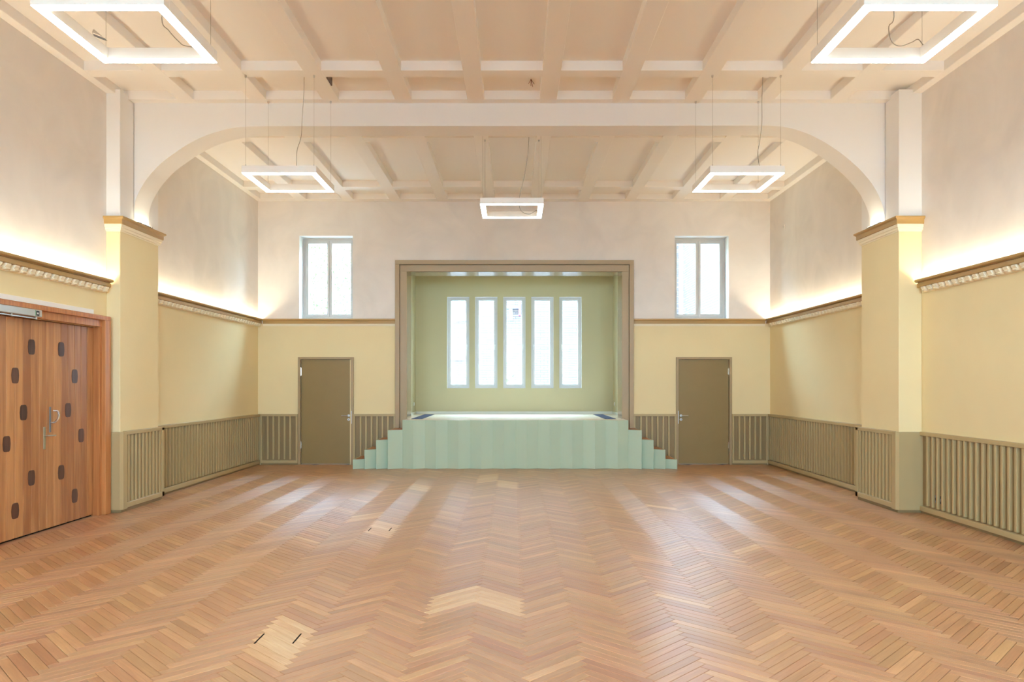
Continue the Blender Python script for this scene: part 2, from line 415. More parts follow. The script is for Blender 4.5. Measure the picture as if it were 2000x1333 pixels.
# arch: the edge read from the photograph's front edge, in the plane y = 9.43
AP = [(259, 430), (260.5, 412), (264.8, 392), (273, 372), (289.5, 346), (314, 319.5), (339, 300.5), (368.7, 281), (405, 263.5), (446, 251.8), (480, 247.6), (510, 246.5)]
AQ = [(1500, 245.5), (1525, 247.2), (1549, 251.8), (1579, 262), (1612, 279), (1645, 301.5), (1678, 330), (1702.8, 358.7), (1717.5, 385), (1726, 411), (1729, 430)]
d = 9.43
L = [Vector((px(a, d), 0, pz(b, d))) for a, b in AP]; L[0].z = 3.6
for p in L: p.x = max(p.x, PLX+.004)
R = [Vector((px(a, d), 0, pz(b, d))) for a, b in AQ]; R[-1].z = 3.6
for p in R: p.x = min(p.x, PRX-.004)
curve = catmull(L, 5)+catmull(R, 5)
mb = MB(); b = 0
Y0, Y1 = 9.43, 9.81
for y in (Y0, Y1):
    for i in range(len(curve)-1):
        p, q = curve[i], curve[i+1]
        mb.quad([(p.x, y, p.z), (q.x, y, q.z), (q.x, y, ZC+.08), (p.x, y, ZC+.08)])
for i in range(len(curve)-1):
    p, q = curve[i], curve[i+1]; mb.quad([(p.x, Y0, p.z), (q.x, Y0, q.z), (q.x, Y1, q.z), (p.x, Y1, p.z)])
mb.quad([(PLX, Y0, ZC+.08), (PRX, Y0, ZC+.08), (PRX, Y1, ZC+.08), (PLX, Y1, ZC+.08)])
import bmesh
o = mb.build('wall_arch', M['white'])
bm = bmesh.new(); bm.from_mesh(o.data); bmesh.ops.remove_doubles(bm, verts=bm.verts, dist=1e-5); bmesh.ops.recalc_face_normals(bm, faces=bm.faces); bm.to_mesh(o.data); bm.free()
shade_auto(o, 30); struct(o, 'white flattened arch spanning the hall between the two piers')

# ---- floor: herringbone of oak blocks
floor = struct(MB().box(-5.25, 5.25, YF-.4, AY+.3, -.12, -.006).build('floor', M['subfloor']), 'herringbone oak parquet floor')
BL, BW = .4681, .0621; GAP = .0013
def block_geo(mb_v, mb_f, x, y, ang, dz=0.0):
    l, wd = BL/2-GAP, BW/2-GAP; c, s = math.cos(ang), math.sin(ang); ch = .0016
    b = len(mb_v)
    for (hl, hw, z) in ((l, wd, -.008), (l, wd, -.0014), (l-ch, wd-ch, 0)):
        for (sx, sy) in ((-1,-1),(1,-1),(1,1),(-1,1)):
            u, v = sx*hl, sy*hw; mb_v.append((x+u*c-v*s, y+u*s+v*c, z+dz))
    mb_f += [(b+8, b+9, b+10, b+11)]
    for r in (0, 4):
        for i in range(4): j = (i+1) % 4; mb_f.append((b+r+i, b+r+j, b+r+4+j, b+r+4+i))
LOCUV = None
def block_uv(k):
    l, wd = BL/2-GAP, BW/2-GAP; ch = .0016; out = []
    for (hl, hw) in ((l, wd), (l, wd), (l-ch, wd-ch)):
        for (sx, sy) in ((-1,-1),(1,-1),(1,1),(-1,1)): out.append((sx*hl, sy*hw))
    return out
BUV = block_uv(0)
def finish_blocks(name, v, f, tones):
    me = bpy.data.meshes.new(name); me.from_pydata(v, [], f); me.materials.append(M['parquet'])
    uv = me.uv_layers.new(name='grain'); ca = me.color_attributes.new('tone', 'FLOAT_COLOR', 'POINT')
    nb = len(v)//12; cols = []
    for i in range(nb):
        t = tones[i]
        cols += [t[0], t[1], 0, 1]*12
    ca.data.foreach_set('color', cols)
    li = [0]*len(me.loops); me.loops.foreach_get('vertex_index', li); uvs = []
    for q in li:
        i, k = divmod(q, 12); t = tones[i]; uvs += [BUV[k][0]+t[2], BUV[k][1]+t[3]]
    uv.data.foreach_set('uv', uvs)
    return me
def rtone(pale=False):
    if pale: return (random.uniform(.76, .86), random.uniform(.5, .8), random.uniform(0, 50), random.uniform(0, 50))
    t = min(.86, max(.16, random.gauss(.52, .085)))
    return (t, random.random(), random.uniform(0, 50), random.uniform(0, 50))
# patches of new pale oak: column kind, X of the column, Y from, Y to
S2 = math.sqrt(2)
PALE = [('V', -1.43, 4.22, 4.94), ('V', -1.43, 7.75, 8.45), ('V', -1.43, 11.0, 11.55), ('H', -1.76, 8.55, 8.95),
        ('H', -.435, 5.2, 5.62), ('V', -.105, 5.15, 5.6), ('H', -.435, 11.9, 12.9), ('V', -.105, 11.2, 12.0), ('V', .88, 11.6, 12.2), ('H', 2.2, 7.0, 7.15), ('V', 1.9, 9.4, 9.55)]
blocks = []
XO = -.27-.309; YO = 0.02
for j in range(-9, 10):
    for k in range(-10, 290):
        for kind in 'HV':
            if kind == 'H': cx, cy = k*BW+BL/2, k*BW+BW/2
            else: cx, cy = k*BW-BW/2+BL, k*BW-BL/2
            cx += j*BL; cy -= j*BL
            X, Y = (cx-cy)/S2+XO, (cx+cy)/S2+YO-4
            if abs(X) > 5.17 or Y < YF or Y > YB+.15: continue
            pale = any(kind == p[0] and abs(X-p[1]) < .17 and p[2] <= Y <= p[3] for p in PALE)
            blocks.append((X, Y, kind, pale))
def seen_area(X, Y):
    if Y < 2.2: return 0
    x = 1004+X/Y*F; y = 751+EYE/Y*F
    if not (-15 < x < 2015 and 0 < y < 1345): return 0
    return 1/Y**3
blocks.sort(key=lambda b: -seen_area(b[0], b[1]))
near, far_ = blocks[:300], blocks[300:]
VAR = []
for i in range(40):
    v, f = [], []; block_geo(v, f, 0, 0, 0); VAR.append(finish_blocks('parquet_block', v, f, [rtone()]))
VARP = []
for i in range(8):
    v, f = [], []; block_geo(v, f, 0, 0, 0); VARP.append(finish_blocks('parquet_block', v, f, [rtone(True)]))
for (X, Y, kind, pale) in near:
    me = random.choice(VARP if pale else VAR)
    o = put('parquet_block', me, floor, (X, Y, random.uniform(-.0004, .0003)), (random.gauss(0, .0012), random.gauss(0, .0006), (math.pi/4 if kind == 'H' else 3*math.pi/4)+random.choice((0, math.pi))))
v, f, tones = [], [], []
for (X, Y, kind, pale) in far_:
    block_geo(v, f, X, Y, math.pi/4 if kind == 'H' else 3*math.pi/4, random.uniform(-.0004, .0003)); tones.append(rtone(pale))
o = put('parquet_field', finish_blocks('parquet_field', v, f, tones), floor); o['kind'] = 'stuff'
# finger slots in the floor hatches
for (x, y) in ((-1.571, 4.58), (-1.339, 4.58), (-1.559, 8.02), (-1.338, 8.02)):
    MB().box(-.005, .005, -.09, .09, -.004, .0009).build('hatch_slot', M['dark'], floor).location = (x, y, 0)

# ---- wainscots
BATM = {}
def wainscot(name, p0, p1, label, start=.05, end=.05, stile0=True, stile1=True):
    """battened dado from p0 to p1 (xy), room on the right-hand side"""
    P0, P1 = Vector(p0), Vector(p1); Ln = (P1-P0).length; d = (P1-P0)/Ln; ang = math.atan2(d.y, d.x)
    e = struct(empty(name, (p0[0], p0[1], 0), ang), label)
    MB().box(0, Ln, -.016, .0, .03, .98).build('panel', M['olive_shaded'], e)
    MB().box(0, Ln, -.056, .0, .945, .99, c=.003).build('cap_rail', M['olive'], e)
    MB().box(0, Ln, -.056, .0, .03, .09, c=.003).build('bottom_rail', M['olive'], e)
    MB().box(0, Ln, -.035, .0, 0, .032).build('plinth', M['olive_shaded'], e)
    if stile0: MB().box(0, .035, -.053, 0, .09, .945, c=.002).build('stile', M['olive'], e)
    if stile1: MB().box(Ln-.035, Ln, -.053, 0, .09, .945, c=.002).build('stile', M['olive'], e)
    n = max(1, round((Ln-.07)/.104)); pitch = (Ln-.07)/n
    if 'b' not in BATM: BATM['b'] = MB().box(-.0175, .0175, -.047, 0, .105, .945, c=.003).mesh('batten', M['olive'])
    for i in range(1, n):
        put('batten', BATM['b'], e, (.035+i*pitch, 0, 0))
    return e
T = .0
wainscot('trim_1', (-5.0, PY1+.06), (-5.0, YB), 'olive battened wainscot on the wall between the stage wall and the pier by the wooden doors', stile0=False)
wainscot('trim_2', (-5.0, 9.0), (-5.0, PY0-.05), 'sliver of olive wainscot between the wooden door casing and the pier', stile0=False, stile1=False)
wainscot('trim_3', (5.0, YB), (5.0, PY1+.06), 'olive battened wainscot on the doorless wall between stage wall and pier', stile1=False)
wainscot('trim_4', (5.0, PY0-.05), (5.0, 5.2), 'olive battened wainscot on the doorless wall in front of the pier, with two sockets', stile0=False)
wainscot('trim_5', (-4.94, YB), (-4.215, YB), 'olive wainscot beside the door on its hinge side, next to the corner near the wooden doors')
wainscot('trim_6', (-3.13, YB), (-2.313, YB), 'olive wainscot behind the stage steps, between stage frame and door with handle on its right')
wainscot('trim_7', (2.329, YB), (3.16, YB), 'olive wainscot behind the stage steps, between stage frame and door with handle on its left')
wainscot('trim_8', (4.25, YB), (4.94, YB), 'olive wainscot in the corner away from the wooden doors')

# ---- cornices
LIP = [(0, 2.752), (.07, 2.752), (.076, 2.758), (.078, 2.798), (.066, 2.804), (.068, 2.81), (.096, 2.813), (.108, 2.819), (.112, 2.83), (.108, 2.842), (.098, 2.848), (.090, 2.846), (.086, 2.810), (0, 2.804)]
DENT = None
def cornice(name, p0, p1, label, led=True, dent=True):
    P0, P1 = Vector(p0), Vector(p1); Ln = (P1-P0).length; d = (P1-P0)/Ln; ang = math.atan2(d.y, d.x)
    e = struct(empty(name, (p0[0], p0[1], 0), ang), label)
    if dent:
        shade_auto(MB().sweep([(0, 0), (Ln, 0)], LIP).build('cornice_band', M['gold'], e), 30)
        MB().sweep([(0, 0), (Ln, 0)], [(0, 2.685), (.012, 2.685), (.016, 2.70), (.016, 2.753), (0, 2.753)]).build('bed_mould', M['plaster'], e)
        global DENT
        if DENT is None:
            prof = [(0, 2.69), (-.034, 2.688), (-.06, 2.694), (-.068, 2.704), (-.056, 2.714), (-.062, 2.722), (-.074, 2.734), (-.074, 2.75), (0, 2.75)]
            q = MB(); nx = 5; ws = [-.039, -.033, 0, .033, .039]; sc = [.86, 1, 1, 1, .86]
            for i in range(nx):
                for (yy, zz) in prof: q.v.append((ws[i], yy*sc[i], zz if yy == 0 or zz > 2.735 else zz+(.004 if i in (0, 4) else 0)))
            k = len(prof)
            for i in range(nx-1):
                for j in range(k): jj = (j+1) % k; q.f.append((i*k+j, i*k+jj, (i+1)*k+jj, (i+1)*k+j)); q.m.append(0)
            q.f.append(tuple(range(k))); q.m.append(0); q.f.append(tuple((nx-1)*k+j for j in range(k))); q.m.append(0)
            DENT = q.mesh('dentil', M['plaster'])
            for p in DENT.polygons: p.use_smooth = True
            DENT.set_sharp_from_angle(angle=math.radians(50))
        n = int((Ln-.04)/.1255)
        for i in range(n): put('dentil', DENT, e, (Ln-.07-i*.1255, 0, 0))
    else:
        pr = [(0, 2.75), (.03, 2.75), (.032, 2.80), (.04, 2.812), (.052, 2.816), (.054, 2.842), (.05, 2.846), (0, 2.846)]
        shade_auto(MB().sweep([(0, 0), (Ln, 0)], pr).build('cornice_band', M['gold'], e), 30)
        pr = [(0, 2.705), (.006, 2.705), (.008, 2.72), (.016, 2.724), (.02, 2.75), (0, 2.75)]
        shade_auto(MB().sweep([(0, 0), (Ln, 0)], pr).build('bed_mould', M['plaster'], e), 30)
    if led:
        MB().box(.01, Ln-.01, -.06, -.035, 2.812, 2.816).build('led_strip', M['led'], e)
    return e
cornice('trim_9', (-5.0, 5.0), (-5.0, PY0-.03), 'lit dentil cornice above the wooden double door')
cornice('trim_10', (-5.0, PY1), (-5.0, YB), 'lit dentil cornice between the stage wall and the pier by the wooden doors')
cornice('trim_11', (5.0, YB), (5.0, PY1), 'lit dentil cornice on the doorless wall between stage wall and pier')
cornice('trim_12', (5.0, PY0-.03), (5.0, 5.0), 'lit dentil cornice on the doorless wall in front of the pier')
cornice('trim_13', (-4.9, YB), (-2.313, YB), 'plain ochre cornice under the high window with leafy view', led=False, dent=False)
cornice('trim_14', (2.329, YB), (4.9, YB), 'plain ochre cornice under the high window with brick view', led=False, dent=False)
# the cove goes on, unseen, past the viewpoint
for sx in (-1, 1):
    pass

# ---- stage frame
e = struct(empty('trim_15', (0, YB, 0)), 'brown stepped frame around the stage opening with glossy lining')
x0, x1, zt = -2.313, 2.329, 3.987
def uframe(mbx, xa, xb, zt_, w_, y0, y1):
    mbx.box(xa, xa+w_, y0, y1, 0, zt_-w_, c=.003); mbx.box(xb-w_, xb, y0, y1, 0, zt_-w_, c=.003); mbx.box(xa, xb, y0, y1, zt_-w_, zt_, c=.003); return mbx
uframe(MB(), x0, x1, zt, .085, -.075, 0).build('outer_frame', M['brown'], e)
uframe(MB(), x0+.085, x1-.085, zt-.085, .012, -.03, -.001).build('shadow_gap', M['olive_shaded'], e)
uframe(MB(), x0+.095, x1-.095, zt-.095, .128, -.05, -.0005).build('fascia', M['brown'], e)
g = MB(); g.box(SO[0]-.002, SO[0]+.006, -.045, .55, 0, SO[3]); g.box(SO[1]-.006, SO[1]+.002, -.045, .55, 0, SO[3]); g.box(SO[0], SO[1], -.045, .55, SO[3]-.006, SO[3]+.002)
g.build('opening_lining', M['gloss'], e)

# ---- windows
def window(n, rect, y, label, fw=.07, bars=1, handle=None, depth=.06, facing=1, mid=None):
    a, b, z0, z1 = rect; cx, cz = (a+b)/2, z0; e = struct(empty('window_%d' % n, (cx, y, z0)), label)
    hw, H = (b-a)/2, z1-z0; f = facing
    def bx(m_, xa, xb, ya, yb, za, zb, c=.003): m_.box(xa, xb, f*ya, f*yb, za, zb, c=c); return m_
    m_ = MB(); bx(m_, -hw, -hw+fw*.5, 0, depth, 0, H); bx(m_, hw-fw*.5, hw, 0, depth, 0, H); bx(m_, -hw+fw*.5, hw-fw*.5, 0, depth, 0, fw*.6); bx(m_, -hw+fw*.5, hw-fw*.5, 0, depth, H-fw*.5, H)
    m_.build('frame', M['frame'], e)
    panes = [(-hw+fw*.5, hw-fw*.5)] if bars == 1 else [(-hw+fw*.5, -.002), (.002, hw-fw*.5)]
    for (pa, pb) in panes:
        s = fw*.55; q = MB(); z_a, z_b = fw*.6, H-fw*.5
        sl_ = mid if (mid and pa > -.01) else s; sr_ = mid if (mid and pb < .01) else s
        bx(q, pa, pa+sl_, -.012, depth-.01, z_a, z_b); bx(q, pb-sr_, pb, -.012, depth-.01, z_a, z_b); bx(q, pa+sl_, pb-sr_, -.012, depth-.01, z_a, z_a+s); bx(q, pa+sl_, pb-sr_, -.012, depth-.01, z_b-s, z_b)
        so = q.build('sash', M['frame'], e)
        MB().quad([(pa+sl_, f*.025, z_a+s), (pb-sr_, f*.025, z_a+s), (pb-sr_, f*.025, z_b-s), (pa+sl_, f*.025, z_b-s)]).build('pane', M['glass'], so)
    if handle is not None:
        hx = (hw-fw*.78)*handle; hz = H*.465
        q = MB(); q.box(hx-.011, hx+.011, -.022, -.012, hz-.035, hz+.035, c=.003); q.tube([(hx, -.02, hz+.015), (hx, -.055, hz+.015), (hx, -.06, hz+.01), (hx, -.06, hz-.09)], .008)
        q.build('handle', M['sock'], e)
    return e
window(1, WL, YB+.29, 'high two-light window in the end wall with a leafy tree behind it', bars=2, fw=.095, mid=.045)
window(2, WR, YB+.29, 'high two-light window in the end wall with a brick wall behind it', bars=2, fw=.095, mid=.045)
names = ['slit window of the stage, first of five from the side of the wooden doors', 'slit window of the stage, second of five from the side of the wooden doors', 'slit window of the stage, middle of the five', 'slit window of the stage, fourth of five from the side of the wooden doors', 'slit window of the stage, last of five from the side of the wooden doors']
for i, r in enumerate(W5):
    window(3+i, r, AY+.10, names[i], fw=.075, handle=1 if i < 3 else -1)
for i, r in enumerate(FW): window(8+i, r, YF-.25, ['tall window behind the viewpoint nearest the wooden doors', 'tall window behind the viewpoint in the middle', 'tall window behind the viewpoint furthest from the wooden doors'][i], fw=.09, bars=2, facing=-1)
for r in (WL, WR): portal(((r[0]+r[1])/2, YB+.56, (r[2]+r[3])/2), (-math.pi/2, 0, 0), r[1]-r[0], r[3]-r[2])
for r in W5: portal(((r[0]+r[1])/2, AY+.31, (r[2]+r[3])/2), (-math.pi/2, 0, 0), r[1]-r[0], r[3]-r[2])
for r in FW: portal(((r[0]+r[1])/2, YF-.41, (r[2]+r[3])/2), (math.pi/2, 0, 0), r[1]-r[0], r[3]-r[2])

# ---- the two olive doors
def flush_door(n, rect, hinge, label):
    """hinge -1: hinges at -x"""
    a, b = rect; e = struct(empty('door_%d' % n, ((a+b)/2, YB, 0)), label); hw = (b-a)/2; H = 2.10
    m_ = MB(); m_.box(-hw, -hw+.05, -.03, .12, 0, H, c=.003); m_.box(hw-.05, hw, -.03, .12, 0, H, c=.003); m_.box(-hw+.05, hw-.05, -.03, .12, H-.045, H, c=.003)
    m_.build('door_frame', M['brown'], e)
    w0 = hw-.052
    MB().box(-w0, w0, .012, .055, .012, H-.048, c=.003).build('door_leaf', M['doorp'], e)
    m_ = MB(); m_.box(-w0+.0, w0, .055, .09, 0, .02); m_.build('threshold', M['steel'], e)
    for z in (1.82, .38):
        q = MB(); q.tube([(hinge*(w0+.0), .006, z-.075), (hinge*(w0+.0), .006, z+.075)], .009, 10); q.box(hinge*w0-.02, hinge*w0+.014, .008, .0125, z-.06, z+.06); q.build('hinge', M['chrome'], e)
    hx = -hinge*(w0-.05); hz = .955
    q = MB(); q.tube([(hx, .012, hz), (hx, -.0, hz)], .026, 16); q.tube([(hx, .0, hz), (hx, -.045, hz), (hx+hinge*.012, -.052, hz), (hx+hinge*.13, -.052, hz)], .009, 10)
    q.build('lever_handle', M['steel'], e)
    q = MB(); q.tube([(hx, .012, hz-.075), (hx, .004, hz-.075)], .025, 16); q.build('keyhole_rose', M['steel'], e)
    q = MB(); q.box(hx-.004, hx+.004, .001, .006, hz-.09, hz-.066); q.build('keyhole', M['black'], e)
    MB().box(-hinge*(w0+.004), -hinge*(w0+.018), -.0315, .0, .80, 1.05, c=.001).build('strike_plate', M['steel'], e)
    return e
flush_door(1, (-4.215, -3.13), -1, 'olive flush door with its lever handle on the stage side, near the wooden double door')
flush_door(2, (3.16, 4.25), 1, 'olive flush door with its lever handle on the stage side, away from the wooden double door')

# ---- wooden double door in the left wall
e = struct(empty('door_3', (-5.0, 7.97, 0)), 'large wooden double door of vertical planks with dark barrel-shaped inlays')
DY = 7.97; dl = .885; ZT = 2.25
q = MB(); q.box(.0, .10, dl+.045, dl+.175, 0, 2.39, c=.006); q.build('casing', M['casing'], e)
q = MB(); q.box(.0, .10, -dl-.175, -dl-.045, 0, 2.39, c=.006); q.build('casing', M['casing'], e)
q = MB(); q.box(.0, .105, -dl-.2, dl+.16, 2.335, 2.385, c=.005); q.box(0, .05, -dl-.19, dl+.17, 2.385, 2.398); q.build('head_casing', M['casing'], e)
q = MB(); q.box(.0, .062, -dl-.045, dl+.05, ZT+.005, 2.337, c=.003); q.build('transom', M['casing'], e)
for s in (-1, 1):
    MB().box(-.05, .055, s*(dl+.002), s*(dl+.05), 0, ZT+.005, c=.003).build('jamb', M['casing'], e)
MB().box(0, .045, -dl-.2, dl-.1, 2.398, 2.45, c=.002).build('white_batten', M['body'], e)
MB().box(-.25, -.046, -dl, dl, -.005, .017).build('threshold', M['dark'], e); MB().box(-.24, -.2, -dl, dl, 0, ZT).build('light_block', M['dark'], e)  # dark sill and unseen sheet added to block daylight leaking under the leaves
pl = None
for s, nm in ((-1, 'door_leaf'), (1, 'door_leaf')):
    y0 = 0 if s > 0 else -dl
    lf = MB().box(-.06, -.045, y0+.003, y0+dl-.003, .018, ZT-.003).build(nm, M['dark'], e)
    for i in range(7):
        pw = dl/7
        if pl is None: pl = MB().box(-.046, -.018, -pw/2+.003, pw/2-.003, .018, ZT-.004, c=.005).mesh('plank', M['plank'])
        put('plank', pl, lf, (0, y0+(i+.5)*pw, 0))
    rows = [(59.2, 1.957), (26.5, 1.657), (43.4, 1.28), (9.7, .978), (59.7, .596), (27, .296)] if s < 0 else [(118.4, 1.957), (145, 1.66), (131.6, 1.279), (158, .977), (119, .594), (145, .296)]
    k = 0
    for (x_, z_) in rows:
        yy = F*5.02/(1004-x_)-DY
        j = round((yy-y0)/(dl/7)); yy = y0+j*dl/7
        pts = []
        for a in range(24):
            t = 2*math.pi*a/24; cx_, sx_ = math.cos(t), math.sin(t)
            u = math.copysign(abs(cx_)**.35, cx_)*.056; v_ = math.copysign(abs(sx_)**.32, sx_)*.079
            u *= 1-.22*(abs(v_)/.079)**2
            pts.append((-.03, yy+u, z_+v_))
        MB().extrude(pts, (.017, 0, 0)).build('inlay', M['inlay'], lf)
    if s < 0:
        # lever on a long backplate at the meeting edge of the far leaf
        q = MB(); yy = -.045; z = 1.0
        q.box(-.018, -.010, yy-.017, yy+.017, z-.125, z+.115, c=.002); q.tube([(-.01, yy, z+.02), (.03, yy, z+.02), (.036, yy+.006, z+.02), (.036, yy+.115, z+.016)], .008, 10); q.build('lever_handle', M['brass'], lf)
    else:
        q = MB(); yy = .055; z = 1.19
        q.box(-.018, -.011, yy-.014, yy+.014, z-.14, z+.135, c=.002); q.build('handle_plate', M['grey'], lf)
        q = MB(); q.tube(catmull([(-.012, yy, z-.03), (.025, yy+.004, z-.035), (.055, yy+.02, z+.0), (.062, yy+.03, z+.05), (.045, yy+.028, z+.09), (.012, yy+.012, z+.095)], 5), [.007]+[.011]*24+[.012], 10); q.build('pull_handle', M['chrome'], lf)
# closer on the transom
q = MB(); q.box(.062, .118, -1.05, -.285, 2.262, 2.335, c=.006); cl = q.build('door_closer', M['closer'], e)
MB().box(.1165, .1195, -.385, -.335, 2.272, 2.322).build('badge', M['black'], cl); MB().box(.1192, .1205, -.372, -.35, 2.288, 2.306).build('badge_mark', M['sock'], cl)
MB().box(.1165, .1185, -.40, -.39, 2.268, 2.328).build('green_edge', paint('green_mark', (120, 170, 130), .5), cl)
q = MB(); q.box(.085, .10, -1.1, -.34, 2.240, 2.252, c=.002); q.tube([(.092, -.35, 2.235), (.092, -.35, 2.266)], .012, 10); q.tube([(.092, -.72, 2.235), (.092, -.72, 2.266)], .012, 10); q.build('closer_arm', M['steel'], cl)

# ================================================================== THE STAGE
st = tag(empty('stage', (0, 13.7, 0)), 'low stage with folded mint green front and pale boarded top', 'stage')
ZG = .90; XA, XB = px(784.6, 13.71), px(1228.6, 13.71); NP = 20; pw = (XB-XA)/NP
zz = [(XA+i*pw, (.0 if i % 2 else .095)) for i in range(NP+1)]
top = [(x, y+.012) for (x, y) in zz]+[(XB, .84), (2.098, .84), (2.098, 1.352), (2.238, 1.352), (2.238, 3.098), (-2.228, 3.098), (-2.228, 1.352), (-2.082, 1.352), (-2.082, .84), (XA, .84)]
MB().prism(top, ZG-.05, ZG-.001).build('stage_floor', M['stagewood'], st)
body = [(x, y+.03) for (x, y) in zz]+[(XB-.01, .78), (XA+.01, .78)]
MB().prism(body, 0, ZG-.05).build('base', M['dark'], st)
for i in range(NP):
    (xa, ya), (xb, yb) = zz[i], zz[i+1]
    MB().prism([(xa, ya), (xb, yb), (xb, yb+.022), (xa, ya+.022)], .004, ZG+.002).build('front_panel', M['mint'], st)
sk = MB(); sk.box(-2.228, 2.238, 3.075, 3.098, ZG, ZG+.055, c=.003); sk.box(-2.228, -2.21, 1.36, 3.075, ZG, ZG+.055, c=.003); sk.box(2.22, 2.238, 1.36, 3.075, ZG, ZG+.055, c=.003)
sk.build('skirting', M['sbase'], st)
for sx in (-1, 1):
    xa, xb = (-1.98, -1.765) if sx < 0 else (1.75, 1.965)
    g = MB().box(xa, xb, .59, 2.77, ZG-.002, ZG+.003).build('floor_grille', M['grille'], st)
    sl = MB().box(-(xb-xa)/2+.006, (xb-xa)/2-.006, -.006, .006, ZG+.003, ZG+.007).mesh('slat', M['slate'])
    for i in range(46): put('slat', sl, g, ((xa+xb)/2, .62+i*.0463, 0))
# steps
def steps(sx, label):
    e = tag(empty('stage_steps', (sx*2.6, 13.7, 0)), label, 'stairs', 'steps flanking the stage')
    bxs = [784.6, 758.7, 736, 713.3, 690.6] if sx < 0 else [1228.6, 1252, 1275, 1298, 1321]
    X = [px(b_, 13.68)-sx*2.6+sx*.005 for b_ in bxs]
    for i in range(4):
        z = .72-.18*i; xi, xo = X[i], X[i+1]; yi, yo = .105, -.03
        if i == 0: yi = .09
        MB().prism([(xi, yi), (xo, yo), (xo, yo+.022), (xi, yi+.022)], .004, z+.002).build('riser_panel', M['mint'], e)
        a, b_ = sorted((xi, xo))
        MB().prism([(xi, yi+.02), (xo, yo+.02), (xo, .735), (xi, .735)], 0.0, z-.03).build('step_block', M['tread'], e)
        MB().prism([(xi, yi+.02), (xo, yo+.02), (xo, .745), (xi, .745)], z-.03, z-.002).build('tread', M['tread'], e)
        q = MB().box(xo-.001*sx, xo+.012*sx, yo+.02, .735, 0, z-.002); q.build('side_panel', M['mint'], e)
    return e
steps(-1, 'four mint green steps climbing to the stage from the door nearest the wooden double door')
steps(1, 'four mint green steps climbing to the stage from the door further from the wooden doors')

# ================================================================== PENDANT LAMPS
LS = .86; LW = .072; LH = .088; LZ = 4.0
def frame_ring(mbx, o, i, z0, z1):
    h, g = o, i
    mbx.box(-h, h, -h, -g, z0, z1, c=.002); mbx.box(-h, h, g, h, z0, z1, c=.002); mbx.box(-h, -g, -g, g, z0, z1, c=.002); mbx.box(g, h, -g, g, z0, z1, c=.002); return mbx
h = LS/2
ME_H = frame_ring(MB(), h, h-LW, .006, LH).mesh('housing', M['body'])
ME_D = frame_ring(MB(), h-.003, h-LW+.003, 0, .0065).mesh('diffuser', M['pend'])
ME_W = MB().tube([(0, 0, 0), (0, 0, ZC-LZ-LH)], .0012, 6).mesh('suspension_wire', M['wire'])
ME_G = MB().tube([(0, 0, -.002), (0, 0, .022)], .006, 8).mesh('wire_gripper', M['steel'])
ME_A = MB().tube([(0, 0, 0), (0, 0, -.02), (0, 0, -.028)], [.012, .012, .004], 10).mesh('ceiling_anchor', M['steel'])
def lamp(x, y, cab, label):
    e = tag(empty('pendant_lamp', (x, y, LZ)), label, 'lamp', 'square pendant lamps')
    put('housing', ME_H, e); put('diffuser', ME_D, e)
    for sx in (-1, 1):
        for sy in (-1, 1):
            p = (sx*(h-.036), sy*(h-.036), LH)
            wv = put('suspension_wire', ME_W, e, p); put('wire_gripper', ME_G, wv); put('ceiling_anchor', ME_A, wv, (0, 0, ZC-LZ-LH))
    shade_auto(MB().tube(catmull(cab, 6), .0035, 6).build('power_cable', M['cable'], e))
    return e
def ip(px_, py_, x, y, dy):    # a point of the cable from where it shows in the photograph, at depth y+dy
    return (px(px_, y+dy)-x, dy, pz(py_, y+dy)-LZ)
# back pair
yb_ = 8.54+h
lamp(-2.706, yb_, [ip(594, 151, -2.706, yb_, -.2), ip(593, 190, -2.706, yb_, -.2), ip(590, 235, -2.706, yb_, -.22), ip(588, 268, -2.706, yb_, -.28), ip(580, 295, -2.706, yb_, -.34), ip(579, 324, -2.706, yb_, -h+.03)], 'square pendant lamp in front of the arch, on the side of the wooden doors')
lamp(2.686, yb_, [ip(1490, 150, 2.686, yb_, -.2), ip(1488, 195, 2.686, yb_, -.2), ip(1488, 240, 2.686, yb_, -.22), ip(1484, 275, 2.686, yb_, -.28), ip(1480, 300, 2.686, yb_, -.34), ip(1483, 324, 2.686, yb_, -h+.03)], 'square pendant lamp in front of the arch, on the doorless side')
# front pair
yf_ = 4.76+h
lamp(-2.675, yf_, [(.27, .0, ZC-LZ), (.25, 0, .75), (.23, .05, .52), ip(316, 35, -2.675, yf_, .1), ip(330, 60, -2.675, yf_, .2), ip(350, 82, -2.675, yf_, .3), ip(364, 90, -2.675, yf_, .36), (h-.03, .38, LH)], 'square pendant lamp nearest the viewpoint, on the side of the wooden doors')
lamp(2.675, yf_, [(-.1, .0, ZC-LZ), (-.1, 0, .8), ip(1746, 20, 2.675, yf_, .05), ip(1736, 52, 2.675, yf_, .1), ip(1741, 80, 2.675, yf_, .2), ip(1757, 90, 2.675, yf_, .28), ip(1780, 83, 2.675, yf_, .34), ip(1793, 77, 2.675, yf_, .38), ip(1803, 88, 2.675, yf_, h-.03)], 'square pendant lamp nearest the viewpoint, on the doorless side')
# middle, behind the arch
ym_ = 10.01+h
lamp(-.03, ym_, [ip(1033, 268, -.03, ym_, .3), ip(1031, 300, -.03, ym_, .28), ip(1024, 345, -.03, ym_, .2), ip(1015, 382, -.03, ym_, .1), ip(1014, 402, -.03, ym_, .1), ip(1020, 414, -.03, ym_, .15), ip(1034, 418.5, -.03, ym_, .2), ip(1046, 412, -.03, ym_, .25), (h-.03, .3, LH)], 'square pendant lamp behind the arch, hanging before the stage')

